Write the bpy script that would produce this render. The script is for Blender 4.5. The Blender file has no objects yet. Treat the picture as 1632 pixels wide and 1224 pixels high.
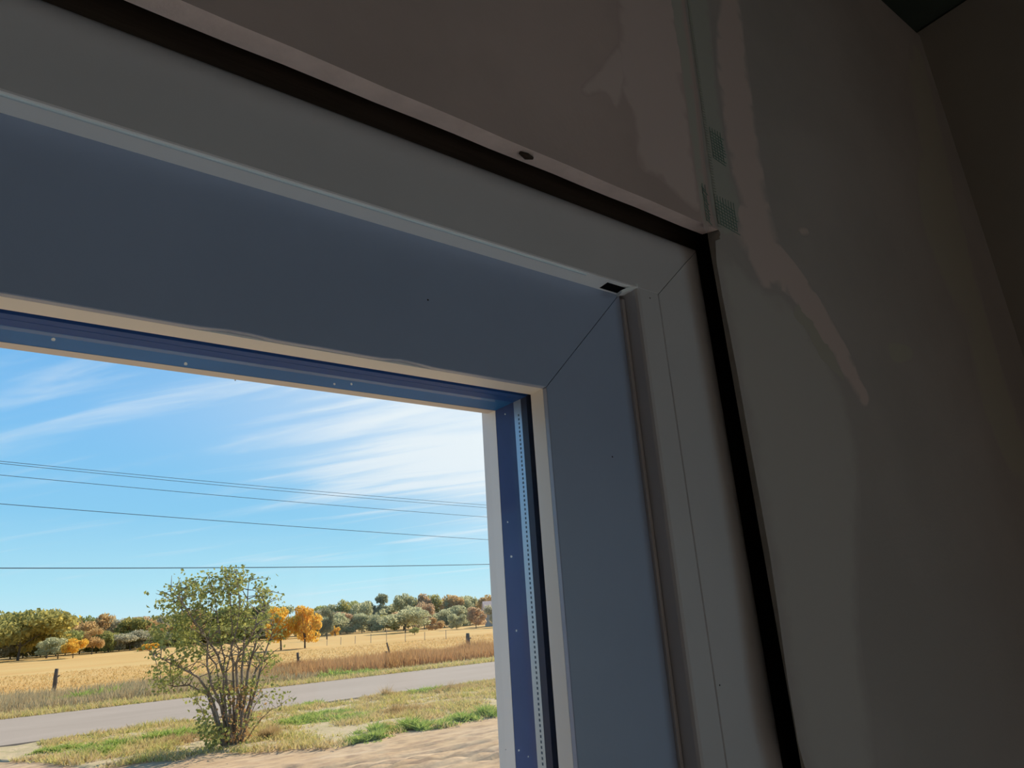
import bpy, math, random
from mathutils import Vector, Matrix
random.seed(11)
SC = bpy.context.scene
COL = SC.collection

# ------------------------------------------------------------------ camera
F_PX, CX, CY = 1081.53, 816.0, 612.0
ROWS = ((0.8086786, -0.5848375, -0.0632780),      # image right in world
        (0.1372918, 0.2922413, -0.9464386),       # image down
        (0.5720052, 0.7566770, 0.3166227))        # forward
EYE = Vector((0.0, 0.0, 2.15))
cam_data = bpy.data.cameras.new('camera')
cam_data.sensor_width = 36.0
cam_data.lens = F_PX / 1632.0 * 36.0
cam_data.clip_start = 0.01
cam_data.clip_end = 2000.0
cam = bpy.data.objects.new('camera', cam_data)
COL.objects.link(cam)
r_, d_, f_ = (Vector(v) for v in ROWS)
cam.matrix_world = Matrix(((r_.x, -d_.x, -f_.x, EYE.x), (r_.y, -d_.y, -f_.y, EYE.y),
                           (r_.z, -d_.z, -f_.z, EYE.z), (0, 0, 0, 1)))
SC.camera = cam

# ------------------------------------------------------------------ view and sky
SC.view_settings.view_transform = 'Standard'
SC.view_settings.look = 'None'
SC.view_settings.exposure = 0.0
SC.view_settings.gamma = 1.0
SC.view_settings.use_curve_mapping = False
SC.cycles.diffuse_bounces = 8
SC.cycles.max_bounces = 16
SC.cycles.transparent_max_bounces = 24

SUN_AZ, SUN_EL = math.radians(66), math.radians(33)      # azimuth from the window's outward normal towards the right
SUN_DIR = Vector((math.sin(SUN_AZ) * math.cos(SUN_EL), math.cos(SUN_AZ) * math.cos(SUN_EL), math.sin(SUN_EL)))


class NT:
    """tiny node-tree writer"""
    def __init__(s, tree):
        s.t = tree
        tree.nodes.clear()

    def n(s, kind, **kw):
        nd = s.t.nodes.new(kind)
        for k, v in kw.items():
            setattr(nd, k, v)
        return nd

    def put(s, sock, v):
        if isinstance(v, bpy.types.NodeSocket):
            s.t.links.new(v, sock)
        elif v is not None:
            if sock.type == 'RGBA' and len(v) == 3:
                v = (*v, 1.0)
            sock.default_value = v

    def m(s, op, a, b=None, c=None, clamp=False):
        nd = s.n('ShaderNodeMath', operation=op, use_clamp=clamp)
        for i, v in enumerate((a, b, c)):
            if v is not None:
                s.put(nd.inputs[i], v)
        return nd.outputs[0]

    def step(s, v, lo, hi, a=0.0, b=1.0):
        nd = s.n('ShaderNodeMapRange', interpolation_type='SMOOTHSTEP')
        for i, x in enumerate((v, lo, hi, a, b)):
            s.put(nd.inputs[i], x)
        return nd.outputs[0]

    def mix(s, fac, a, b):
        nd = s.n('ShaderNodeMix', data_type='RGBA')
        s.put(nd.inputs[0], fac); s.put(nd.inputs[6], a); s.put(nd.inputs[7], b)
        return nd.outputs[2]

    def noise(s, vec, scale, detail=4.0, rough=0.55, dist=0.0):
        nd = s.n('ShaderNodeTexNoise')
        if vec is not None:
            s.put(nd.inputs['Vector'], vec)
        nd.inputs['Scale'].default_value = scale
        nd.inputs['Detail'].default_value = detail
        nd.inputs['Roughness'].default_value = rough
        nd.inputs['Distortion'].default_value = dist
        return nd.outputs[0]

    def scaled(s, vec, xyz):
        nd = s.n('ShaderNodeVectorMath', operation='MULTIPLY')
        s.put(nd.inputs[0], vec); nd.inputs[1].default_value = xyz
        return nd.outputs[0]


world = bpy.data.worlds.new('sky')
SC.world = world
world.use_nodes = True
w = NT(world.node_tree)
tc = w.n('ShaderNodeTexCoord')
sep = w.n('ShaderNodeSeparateXYZ')
w.put(sep.inputs[0], tc.outputs['Generated'])
dx, dy, dz = sep.outputs
elev = w.m('MAXIMUM', dz, 0.0)
ramp = w.n('ShaderNodeValToRGB')
w.put(ramp.inputs[0], elev)
cr = ramp.color_ramp
cr.elements[0].position = 0.0; cr.elements[0].color = (0.66, 0.88, 0.95, 1)
cr.elements[1].position = 1.0; cr.elements[1].color = (0.05, 0.16, 0.48, 1)
for p_, c_ in ((0.06, (0.46, 0.80, 0.95)), (0.15, (0.28, 0.63, 0.92)), (0.27, (0.225, 0.545, 0.92)), (0.5, (0.15, 0.40, 0.80))):
    e_ = cr.elements.new(p_); e_.color = (*c_, 1)
# cirrus on a high flat layer, streaks running towards the sun's side
den = w.m('ADD', elev, 0.08)
px_, py_ = w.m('DIVIDE', dx, den), w.m('DIVIDE', dy, den)
cu = w.m('SUBTRACT', w.m('MULTIPLY', px_, 0.64), w.m('MULTIPLY', py_, 0.77))
cv = w.m('ADD', w.m('MULTIPLY', px_, 0.77), w.m('MULTIPLY', py_, 0.64))
cvec = w.n('ShaderNodeCombineXYZ')
w.put(cvec.inputs[0], w.m('MULTIPLY', cu, 0.42)); w.put(cvec.inputs[1], w.m('MULTIPLY', cv, 2.5)); cvec.inputs[2].default_value = 3.7
fine = w.noise(cvec.outputs[0], 1.9, 7.0, 0.58, 0.5)
cvec2 = w.n('ShaderNodeCombineXYZ')
w.put(cvec2.inputs[0], w.m('MULTIPLY', cu, 0.3)); w.put(cvec2.inputs[1], w.m('MULTIPLY', cv, 0.55)); cvec2.inputs[2].default_value = 1.3
broad = w.noise(cvec2.outputs[0], 1.3, 3.0, 0.5, 0.2)
band = w.m('MULTIPLY', w.step(cv, 1.9, 2.9), w.step(cv, 4.3, 3.4))
band = w.m('MULTIPLY', band, w.step(cu, -2.7, -0.7))
veil = w.m('MULTIPLY', w.step(cv, 1.45, 2.2), w.step(cu, -2.4, -0.6))
cov = w.m('ADD', w.m('MULTIPLY', band, 0.25), w.m('MULTIPLY', veil, 0.05))
cov = w.m('ADD', cov, w.m('MULTIPLY', w.m('SUBTRACT', broad, 0.5), 0.5))
dens = w.step(w.m('ADD', fine, cov), 0.48, 0.86)
dens = w.m('MULTIPLY', dens, w.step(cu, -2.6, -1.2, 0.45, 1.0))
haze = w.m('MULTIPLY', veil, w.m('ADD', 0.30, w.m('MULTIPLY', broad, 0.45)))
haze = w.m('ADD', haze, w.m('MULTIPLY', band, 0.16))
dens = w.m('ADD', dens, w.m('MULTIPLY', haze, w.m('SUBTRACT', 1.0, dens)))
dens = w.m('MULTIPLY', dens, w.step(dz, 0.0, 0.05))
sunv = w.n('ShaderNodeVectorMath', operation='DOT_PRODUCT')
w.put(sunv.inputs[0], tc.outputs['Generated']); sunv.inputs[1].default_value = SUN_DIR
glow = w.m('POWER', w.m('MAXIMUM', sunv.outputs['Value'], 0.0), 6.0)
ccol = w.mix(glow, (0.78, 0.87, 0.96), (1.08, 1.1, 1.08))
skyc = w.mix(dens, ramp.outputs[0], ccol)
bg = w.n('ShaderNodeBackground')
w.put(bg.inputs[0], skyc); bg.inputs[1].default_value = 1.0
wo = w.n('ShaderNodeOutputWorld')
w.put(wo.inputs[0], bg.outputs[0])

sun_data = bpy.data.lights.new('sun', 'SUN')
sun_data.energy = 7.2
sun_data.color = (1.0, 0.92, 0.80)
sun_data.angle = math.radians(0.6)
sun = bpy.data.objects.new('sun', sun_data)
sun.rotation_euler = (-SUN_DIR).to_track_quat('-Z', 'Y').to_euler()
sun.location = (0, 0, 30)
COL.objects.link(sun)


# ------------------------------------------------------------------ helpers
def ray(x, y):
    v = (r_ * ((x - CX) / F_PX)) + (d_ * ((y - CY) / F_PX)) + f_
    return v


def on_y(x, y, Y):                       # point where the pixel's ray meets the plane Y = const
    v = ray(x, y)
    return EYE + v * (Y / v.y)


def on_ground(x, y, z=0.0):
    v = ray(x, y)
    return EYE + v * ((z - EYE.z) / v.z)


def height_at(x, y, P):                  # z where the pixel's ray passes over ground point P
    v = ray(x, y)
    return EYE.z + v.z / math.hypot(v.x, v.y) * math.hypot(P.x, P.y)


def tag(o, label=None, cat=None, group=None, kind=None):
    if label: o['label'] = label
    if cat: o['category'] = cat
    if group: o['group'] = group
    if kind: o['kind'] = kind
    return o


def mesh_obj(name, verts, faces, mat, parent=None, smooth=False):
    me = bpy.data.meshes.new(name)
    me.from_pydata([tuple(v) for v in verts], [], faces)
    me.update()
    if smooth:
        me.polygons.foreach_set('use_smooth', [True] * len(me.polygons))
    if mat: me.materials.append(mat)
    o = bpy.data.objects.new(name, me)
    COL.objects.link(o)
    if parent: o.parent = parent
    return o


def empty(name, loc=(0, 0, 0)):
    o = bpy.data.objects.new(name, None)
    o.location = loc
    o.empty_display_size = 0.1
    COL.objects.link(o)
    return o


def box_vf(x0, x1, y0, y1, z0, z1):
    v = [(x, y, z) for z in (z0, z1) for y in (y0, y1) for x in (x0, x1)]
    f = [(0, 2, 3, 1), (4, 5, 7, 6), (0, 1, 5, 4), (2, 6, 7, 3), (0, 4, 6, 2), (1, 3, 7, 5)]
    return v, f


class MB:
    def __init__(s): s.v, s.f = [], []
    def add(s, v, f):
        n = len(s.v); s.v += [tuple(p) for p in v]; s.f += [tuple(i + n for i in q) for q in f]; return s
    def box(s, *a): return s.add(*box_vf(*a))
    def tube(s, pts, rads, sides=6):
        pts = [Vector(p) for p in pts]
        v, f = [], []
        for i, p in enumerate(pts):
            t = (pts[min(i + 1, len(pts) - 1)] - pts[max(i - 1, 0)]).normalized()
            a = t.cross(Vector((0.31, 0.83, 0.17))).normalized(); b = t.cross(a)
            for k in range(sides):
                an = 2 * math.pi * k / sides
                v.append(p + (a * math.cos(an) + b * math.sin(an)) * rads[i])
        for i in range(len(pts) - 1):
            for k in range(sides):
                k2 = (k + 1) % sides
                f.append((i * sides + k, i * sides + k2, (i + 1) * sides + k2, (i + 1) * sides + k))
        f.append(tuple(range(sides))[::-1]); f.append(tuple(range((len(pts) - 1) * sides, len(pts) * sides)))
        return s.add(v, f)
    def obj(s, name, mat, parent=None, smooth=False): return mesh_obj(name, s.v, s.f, mat, parent, smooth)


def mat(name, col, rough=0.6, spec=0.3, metal=0.0, var=0.0, vscale=6.0, bump=0.0, bscale=60.0, col2=None, stretch=(1, 1, 1), translucent=0.0):
    """principled material; colour varies by object-space noise between col and col2"""
    m = bpy.data.materials.new(name)
    m.use_nodes = True
    t = NT(m.node_tree)
    b = t.n('ShaderNodeBsdfPrincipled')
    out = t.n('ShaderNodeOutputMaterial')
    b.inputs['Roughness'].default_value = rough
    b.inputs['Specular IOR Level'].default_value = spec
    b.inputs['Metallic'].default_value = metal
    c = t.n('ShaderNodeTexCoord').outputs['Object']
    c = t.scaled(c, stretch)
    if var > 0 or col2:
        c2 = col2 or tuple(x * (1 - var) for x in col)
        fac = t.step(t.noise(c, vscale, 5.0, 0.6), 0.35, 0.65)
        cc = t.mix(fac, col, c2)
    else:
        cc = None
        b.inputs['Base Color'].default_value = (*col, 1)
    if cc is not None: t.put(b.inputs['Base Color'], cc)
    if bump > 0:
        bn = t.n('ShaderNodeBump'); bn.inputs['Strength'].default_value = 1.0; bn.inputs['Distance'].default_value = bump
        t.put(bn.inputs['Height'], t.noise(c, bscale, 6.0, 0.65)); t.put(b.inputs['Normal'], bn.outputs[0])
    sh = b.outputs[0]
    if translucent > 0:
        tr = t.n('ShaderNodeBsdfTranslucent')
        if cc is not None: t.put(tr.inputs[0], cc)
        else: tr.inputs[0].default_value = (*col, 1)
        mx = t.n('ShaderNodeMixShader'); mx.inputs[0].default_value = translucent
        t.put(mx.inputs[1], sh); t.put(mx.inputs[2], tr.outputs[0]); sh = mx.outputs[0]
    t.put(out.inputs[0], sh)
    return m


M = {}
M['strip'] = mat('pvc_strip_lit', (0.92, 0.94, 0.96), 0.3, 0.5)  # whiter than the cover's PVC to stand in for light on the strip
M['sash'] = mat('pvc_sash', (0.30, 0.36, 0.50), 0.35, 0.4, var=0.05, vscale=9)
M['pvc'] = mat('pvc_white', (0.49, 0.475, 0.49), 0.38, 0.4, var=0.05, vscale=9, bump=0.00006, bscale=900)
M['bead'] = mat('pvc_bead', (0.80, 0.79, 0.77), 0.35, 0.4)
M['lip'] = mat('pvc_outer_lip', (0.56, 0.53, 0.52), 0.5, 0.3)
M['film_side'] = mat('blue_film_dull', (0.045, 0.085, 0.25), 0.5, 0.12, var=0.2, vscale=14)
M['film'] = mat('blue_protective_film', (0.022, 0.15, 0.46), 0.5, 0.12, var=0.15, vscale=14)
M['gasket'] = mat('navy_gasket', (0.010, 0.024, 0.07), 0.5, 0.3)
M['bluegasket'] = mat('blue_gasket', (0.008, 0.07, 0.30), 0.5, 0.1)
M['edge'] = mat('board_edge_paper', (0.56, 0.52, 0.46), 0.9, 0.1, var=0.2, vscale=40)
M['alu'] = mat('aluminium_spacer', (0.36, 0.47, 0.60), 0.35, 0.5, metal=0.6)
M['perf'] = mat('perforation', (0.10, 0.14, 0.20), 0.8, 0.1)
M['hole'] = mat('black_hole', (0.01, 0.01, 0.012), 0.9, 0.0)
M['tab'] = mat('leak_white_tab', (0.93, 0.95, 0.97), 0.3, 0.6, translucent=0.3)  # near white in place of daylight leaking at the corner
M['foam'] = mat('peach_foam', (0.85, 0.55, 0.36), 0.8, 0.1)
M['clear'] = mat('pale_leak', (0.72, 0.84, 0.90), 0.2, 0.6)  # pale blue for daylight showing through the slit
M['dust'] = mat('dust', (0.75, 0.80, 0.82), 0.9, 0.0, translucent=0.75)
M['board'] = mat('drywall_paper', (0.44, 0.345, 0.32), 0.9, 0.1, var=0.14, vscale=5, bump=0.0002, bscale=260)
M['board_r'] = mat('drywall_paper_grey', (0.345, 0.31, 0.295), 0.9, 0.1, var=0.12, vscale=4, bump=0.0002, bscale=260)
M['core'] = mat('gypsum_core', (0.86, 0.71, 0.67), 0.9, 0.1, var=0.12, vscale=40, bump=0.0006, bscale=220)
M['timber'] = mat('dark_timber', (0.055, 0.038, 0.028), 0.85, 0.1, var=0.4, vscale=20, stretch=(0.2, 3, 3), bump=0.001, bscale=40)
M['plaster'] = mat('plaster', (0.34, 0.305, 0.27), 0.9, 0.1, var=0.1, vscale=3, bump=0.0003, bscale=120)
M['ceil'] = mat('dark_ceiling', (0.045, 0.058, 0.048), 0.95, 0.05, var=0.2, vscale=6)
M['floor'] = mat('plywood_floor', (0.66, 0.595, 0.53), 0.7, 0.2, var=0.2, vscale=4, stretch=(1, 6, 1))
M['render'] = mat('outer_render', (0.55, 0.50, 0.44), 0.9, 0.1, var=0.1)
M['weft'] = mat('coated_thread', (0.30, 0.31, 0.27), 0.8, 0.1)
M['thread'] = mat('green_mesh_thread', (0.15, 0.25, 0.215), 0.7, 0.2)

# glass: thin clear pane, reflection by angle, faint dirt
g = bpy.data.materials.new('window_glass'); g.use_nodes = True
t = NT(g.node_tree)
lw = t.n('ShaderNodeLayerWeight'); lw.inputs[0].default_value = 0.5
fr = t.m('ADD', t.m('MULTIPLY', t.m('POWER', lw.outputs['Facing'], 5.0), 0.6), 0.008)
tr = t.n('ShaderNodeBsdfTransparent'); tr.inputs[0].default_value = (0.992, 0.998, 0.996, 1)
gl = t.n('ShaderNodeBsdfGlossy'); gl.inputs['Roughness'].default_value = 0.0
mx = t.n('ShaderNodeMixShader'); out = t.n('ShaderNodeOutputMaterial')
t.put(mx.inputs[0], fr); t.put(mx.inputs[1], tr.outputs[0]); t.put(mx.inputs[2], gl.outputs[0])
t.put(out.inputs[0], mx.outputs[0])
M['glass'] = g

# ------------------------------------------------------------------ the room shell
ZC = EYE.z
FLOOR_Z, CEIL_Z = 0.42, ZC + 0.808
XL_ROOM, XR_ROOM, YB_ROOM = -2.9, 1.029, -3.4
YB0, YB1 = 0.2660, 0.2810          # plasterboard front and back
# window reference: inner edge of the sash face (right, top); the left and bottom edges mirror it
XR0, ZT0, XL0, ZB0 = 0.2527, 0.1274, -1.05, -1.15
Y_OUT = 0.372


def lx(X): return XL0 - (X - XR0)
def bz(Z): return ZB0 - (Z - ZT0)


def struct(name, mb, material, parent=None):
    o = mb.obj(name, material, parent)
    if not parent: o['kind'] = 'structure'
    return o


struct('floor', MB().box(XL_ROOM - 0.2, XR_ROOM + 0.2, YB_ROOM - 0.2, 0.30, FLOOR_Z - 0.15, FLOOR_Z), M['floor'])
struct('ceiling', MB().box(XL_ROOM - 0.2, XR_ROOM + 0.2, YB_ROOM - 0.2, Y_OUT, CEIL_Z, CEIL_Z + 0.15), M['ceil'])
# right wall, with an added glazed door, unseen behind the camera, letting sun in to light the room
DY0, DY1, DZ1 = -2.45, -0.55, FLOOR_Z + 2.05
wr = MB()
wr.box(XR_ROOM, XR_ROOM + 0.15, DY1, 0.30, FLOOR_Z, CEIL_Z - 0.004)
wr.box(XR_ROOM, XR_ROOM + 0.15, YB_ROOM, DY0, FLOOR_Z, CEIL_Z - 0.004)
wr.box(XR_ROOM, XR_ROOM + 0.15, DY0, DY1, DZ1, CEIL_Z - 0.004)
struct('wall_right', wr, M['plaster'])
door = empty('added_door_1', (XR_ROOM + 0.07, (DY0 + DY1) / 2, FLOOR_Z))
tag(door, kind='structure')
hw, hh = (DY1 - DY0) / 2, DZ1 - FLOOR_Z
for y0, y1, z0, z1 in ((-hw, -hw + 0.06, 0, hh), (hw - 0.06, hw, 0, hh), (-0.04, 0.04, 0, hh), (-hw + 0.06, -0.04, hh - 0.06, hh), (0.04, hw - 0.06, hh - 0.06, hh), (-hw + 0.06, -0.04, 0, 0.06), (0.04, hw - 0.06, 0, 0.06)):
    MB().box(-0.03, 0.03, y0, y1, z0, z1).obj('added_door_frame', M['pvc'], door)
for y0, y1 in ((-hw + 0.06, -0.04), (0.04, hw - 0.06)):
    MB().box(-0.004, 0.004, y0, y1, 0.06, hh - 0.06).obj('glass_pane', M['glass'], door)
struct('wall_back', MB().box(XL_ROOM - 0.15, XR_ROOM + 0.15, YB_ROOM - 0.15, YB_ROOM, FLOOR_Z, CEIL_Z), M['plaster'])
struct('wall_left', MB().box(XL_ROOM - 0.15, XL_ROOM, YB_ROOM, 0.30, FLOOR_Z, CEIL_Z), M['plaster'])

# window wall: outer sheathing with the rough opening, plasterboard panels as pieces on its inner side
OX0, OX1, OZ0, OZ1 = lx(0.4170), 0.4170, ZC + bz(0.2660), ZC + 0.2660
wf = MB()
XA, XB = XL_ROOM - 0.15, XR_ROOM + 0.15
wf.box(XA, OX0, 0.300, Y_OUT, 0.0, CEIL_Z); wf.box(OX1, XB, 0.300, Y_OUT, 0.0, CEIL_Z)
wf.box(OX0, OX1, 0.300, Y_OUT, OZ1, CEIL_Z); wf.box(OX0, OX1, 0.300, Y_OUT, 0.0, OZ0)
wall = struct('wall_front', wf, M['timber'])


def panel(name, face, material, core, parent):
    """plasterboard panel from a front outline (x, z, dx_back, dz_back) in order; paper face, gypsum edges"""
    n = len(face)
    v = [(x, YB0, z) for x, z, a, b in face] + [(x + a, YB1, z + b) for x, z, a, b in face]
    f = [tuple(range(n)), tuple(range(n, 2 * n))[::-1]] + [(i, (i + n), (i + 1) % n + n, (i + 1) % n) for i in range(n)]
    o = mesh_obj(name, v, f, material, parent)
    o.data.materials.append(core)
    for p in o.data.polygons[1:]: p.material_index = 1
    return o


JX = lambda z: 0.4094 + (z - ZC - 0.2678) * 0.066          # the slightly slanting board joint
G = 0.0006
ztop = CEIL_Z - 0.012
zb_l, zb_r = ZC + 0.2712, ZC + 0.2660
panel('drywall_panel', [(XL_ROOM, zb_l + 0.004, 0, -0.0026)] + [(-0.6 + (JX(zb_r) - G + 0.6) * k / 40, zb_l + (zb_r - zb_l) * k / 40 + 0.0003 * math.sin(k * 1.9), 0, -0.0026 + 0.0064 * k / 40) for k in range(41)] + [(JX(ztop) - G, ztop, 0, 0), (XL_ROOM, ztop, 0, 0)], M['board'], M['core'], wall)
panel('drywall_panel', [(0.4100, FLOOR_Z, 0.0059, 0), (XR_ROOM, FLOOR_Z, 0, 0), (XR_ROOM, ztop, 0, 0), (JX(ztop) + G, ztop, 0, 0), (JX(zb_r) + G, zb_r, 0.0055, 0)], M['board_r'], M['edge'], wall)
xl_open = lx(0.416)
zb_open = ZC + bz(0.268)
panel('drywall_panel', [(XL_ROOM, FLOOR_Z, 0, 0), (xl_open, FLOOR_Z, 0, 0), (xl_open, zb_l - 0.002, 0, 0), (XL_ROOM, zb_l + 0.002, 0, 0)], M['board'], M['core'], wall)
panel('drywall_panel', [(xl_open + 0.001, FLOOR_Z, 0, 0), (0.4085, FLOOR_Z, 0, 0), (0.4085, zb_open, 0, 0), (xl_open + 0.001, zb_open, 0, 0)], M['board'], M['core'], wall)


# joint compound smears: thin raised skins feathered into the board; the broad grey one also paints light falloff
def compound_mat(name, col, base):
    m = bpy.data.materials.new(name); m.use_nodes = True
    t = NT(m.node_tree)
    b = t.n('ShaderNodeBsdfPrincipled'); b.inputs['Roughness'].default_value = 0.9; b.inputs['Specular IOR Level'].default_value = 0.1
    at = t.n('ShaderNodeAttribute'); at.attribute_name = 'cover'
    ob = t.n('ShaderNodeTexCoord').outputs['Object']
    nz = t.noise(ob, 38.0, 5.0, 0.6)
    fac = t.step(t.m('ADD', at.outputs['Fac'], t.m('MULTIPLY', t.m('SUBTRACT', nz, 0.5), 0.9)), 0.0, 0.75)
    t.put(b.inputs['Base Color'], t.mix(fac, base, col))
    o = t.n('ShaderNodeOutputMaterial'); t.put(o.inputs[0], b.outputs[0])
    return m


def smear(px, material, lift, feather=0.006):
    """outline in photo pixels laid on the wall plane; cover fades from 1 inside to 0 at the rim"""
    P = [on_y(x, y, YB0) for x, y in px]
    Q = []
    for i in range(len(P)):                       # resample so that the rim is rounded
        a, b = P[i - 1], P[i]; c_, d2 = P[(i + 1) % len(P)], P[(i + 2) % len(P)]
        for k in range(4):
            u = k / 4
            Q.append(0.5 * ((2 * b) + (c_ - a) * u + (2 * a - 5 * b + 4 * c_ - d2) * u * u + (3 * b - a - 3 * c_ + d2) * u ** 3))
    import mathutils
    tri = mathutils.geometry.delaunay_2d_cdt([Vector((p.x, p.z)) for p in Q] +
                                             [Vector((random.uniform(min(p.x for p in Q), max(p.x for p in Q)), random.uniform(min(p.z for p in Q), max(p.z for p in Q)))) for _ in range(260)],
                                             [(i, (i + 1) % len(Q)) for i in range(len(Q))], [tuple(range(len(Q)))], 1, 1e-6)
    v2, _, fs = tri[0], tri[1], tri[2]
    rim = [Vector((p.x, p.z)) for p in Q]

    def dist(p):
        best = 9.0
        for i in range(len(rim)):
            a, b = rim[i], rim[(i + 1) % len(rim)]
            ab = b - a
            tt = max(0.0, min(1.0, (p - a).dot(ab) / max(ab.length_squared, 1e-12)))
            best = min(best, (a + ab * tt - p).length)
        return best
    cover = [min(1.0, dist(p) / feather) for p in v2]
    v = [(p.x, YB0 - 0.0001 - lift * c_, p.y) for p, c_ in zip(v2, cover)]
    o = mesh_obj('compound_smear', v, [tuple(f) for f in fs], material, wall, True)
    a = o.data.attributes.new('cover', 'FLOAT', 'POINT')
    a.data.foreach_set('value', cover)
    return o


BASE_L, BASE_R = (0.41, 0.32, 0.298), (0.325, 0.292, 0.278)
cm_pink_l = compound_mat('compound_pink', (0.50, 0.40, 0.375), BASE_L)
cm_pink_r = compound_mat('compound_pink_on_grey', (0.47, 0.38, 0.355), BASE_R)
cm_grey_falloff = compound_mat('compound_grey_falloff', (0.385, 0.355, 0.335), BASE_R)  # compound tone with light falloff mixed into the colour
cm_olive = compound_mat('compound_olive', (0.345, 0.32, 0.275), BASE_R)
cm_green_l = compound_mat('compound_over_tape', (0.36, 0.345, 0.31), BASE_L)
cm_green_r = compound_mat('compound_over_tape_on_grey', (0.335, 0.33, 0.30), BASE_R)
smear([(990, -40), (1066, -40), (1090, 120), (1104, 250), (1116, 335), (1085, 318), (1050, 285), (1018, 265), (1010, 190), (985, 130), (985, 60)], cm_pink_l, 0.0002)
smear([(985, 70), (1000, 110), (985, 175), (965, 150), (935, 155), (925, 138), (955, 110)], cm_pink_l, 0.00015)
smear([(1060, -40), (1081, -40), (1106, 140), (1129, 345), (1116, 340), (1085, 120)], cm_green_l, 0.00025)
smear([(1088, -40), (1122, -40), (1140, 110), (1160, 250), (1186, 352), (1140, 360), (1112, 150)], cm_green_r, 0.00025)
smear([(1150, -40), (1172, -40), (1196, 130), (1220, 290), (1242, 378), (1262, 420), (1250, 455), (1215, 462), (1195, 420), (1170, 392), (1146, 378), (1162, 362), (1170, 320), (1158, 240), (1140, 90)], cm_pink_r, 0.0002)
smear([(1225, 375), (1248, 395), (1290, 450), (1326, 508), (1358, 570), (1372, 605), (1386, 632), (1378, 650), (1355, 618), (1330, 575), (1300, 532), (1262, 478), (1228, 452), (1212, 420)], cm_pink_r, 0.00025, 0.0028)
smear([(1280, 470), (1300, 500), (1330, 560), (1350, 610), (1335, 600), (1305, 570), (1285, 530), (1262, 500)], cm_olive, 0.00015, 0.004)
smear([(1452, 60), (1447, 130), (1462, 220), (1460, 300), (1476, 380), (1502, 450), (1540, 530), (1562, 640), (1620, 770), (1650, 760), (1592, 570), (1545, 400), (1508, 240), (1474, 95)], cm_olive, 0.00015, 0.012)
smear([(1140, 384), (1200, 440), (1262, 480), (1320, 570), (1352, 640), (1372, 760), (1370, 1000), (1400, 1260), (1293, 1260), (1226, 880), (1176, 600)], cm_grey_falloff, 0.00012, 0.02)  # broad patch beside the opening: compound plus painted light falloff
smear([(1270, 362), (1285, 360), (1292, 375), (1278, 378)], cm_pink_r, 0.0001)
smear([(1415, 545), (1450, 550), (1455, 575), (1425, 580)], cm_olive, 0.0001)

# bare fibreglass mesh tape over the joint: real threads, too fine to count
tape = MB()
yt = YB0 - 0.0007


weft = MB()


def thread(a, b, wdt=0.00022, tape=tape):
    d = (b - a); n = Vector((-d.z, 0, d.x)).normalized() * wdt
    tape.add([a - n, a + n, b + n, b - n, a - n + Vector((0, -0.0003, 0)), a + n + Vector((0, -0.0003, 0)), b + n + Vector((0, -0.0003, 0)), b - n + Vector((0, -0.0003, 0))],
             [(4, 5, 6, 7), (0, 4, 7, 3), (1, 2, 6, 5)])


def tp(z, s): return Vector((JX(z) + s, yt, z))


z = ZC + 0.269
while z < ZC + 0.55:                                   # short weft threads crossing the open joint
    thread(tp(z, -0.0016), tp(z + 0.0001, 0.0018), 0.00055, weft)
    z += 0.0027
for z0, z1, s0, s1 in ((0.271, 0.298, -0.001, 0.025), (0.269, 0.303, -0.015, -0.001), (0.335, 0.366, 0.005, 0.022)):
    n_ = int((z1 - z0) / 0.0030)
    for i in range(n_):
        zz = ZC + z0 + i * 0.0030
        a_, b_ = s0 + random.uniform(-0.001, 0.001), s1 + random.uniform(-0.003, 0.001)
        if s1 < 0: b_ = s0 + random.uniform(0.003, 0.006)
        thread(tp(zz + 0.0012 * (a_ < 0), a_), tp(zz - 0.002, b_))
    s_ = s0
    while s_ < (s1 if s1 > 0 else s0 + 0.004):
        thread(tp(ZC + z0, s_), tp(ZC + z1, s_), 0.00014)
        s_ += 0.0034
tag(weft.obj('joint_thread', M['weft'], wall), kind='stuff')
tag(tape.obj('mesh_tape', M['thread'], wall), 'loose green fibreglass joint tape', kind='stuff')
nick = on_y(835, 254, 0.274)
nk = MB(); nk.tube([(nick.x - 0.005, 0.2715, nick.z + 0.0014), (nick.x, 0.2712, nick.z + 0.0004), (nick.x + 0.005, 0.2715, nick.z + 0.0012)], [0.001, 0.0022, 0.001], 8)
nk.obj('paper_tear', M['timber'], wall)

# ------------------------------------------------------------------ the window
win = empty('window_1', (0, 0, 0))
tag(win, kind='structure')


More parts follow.
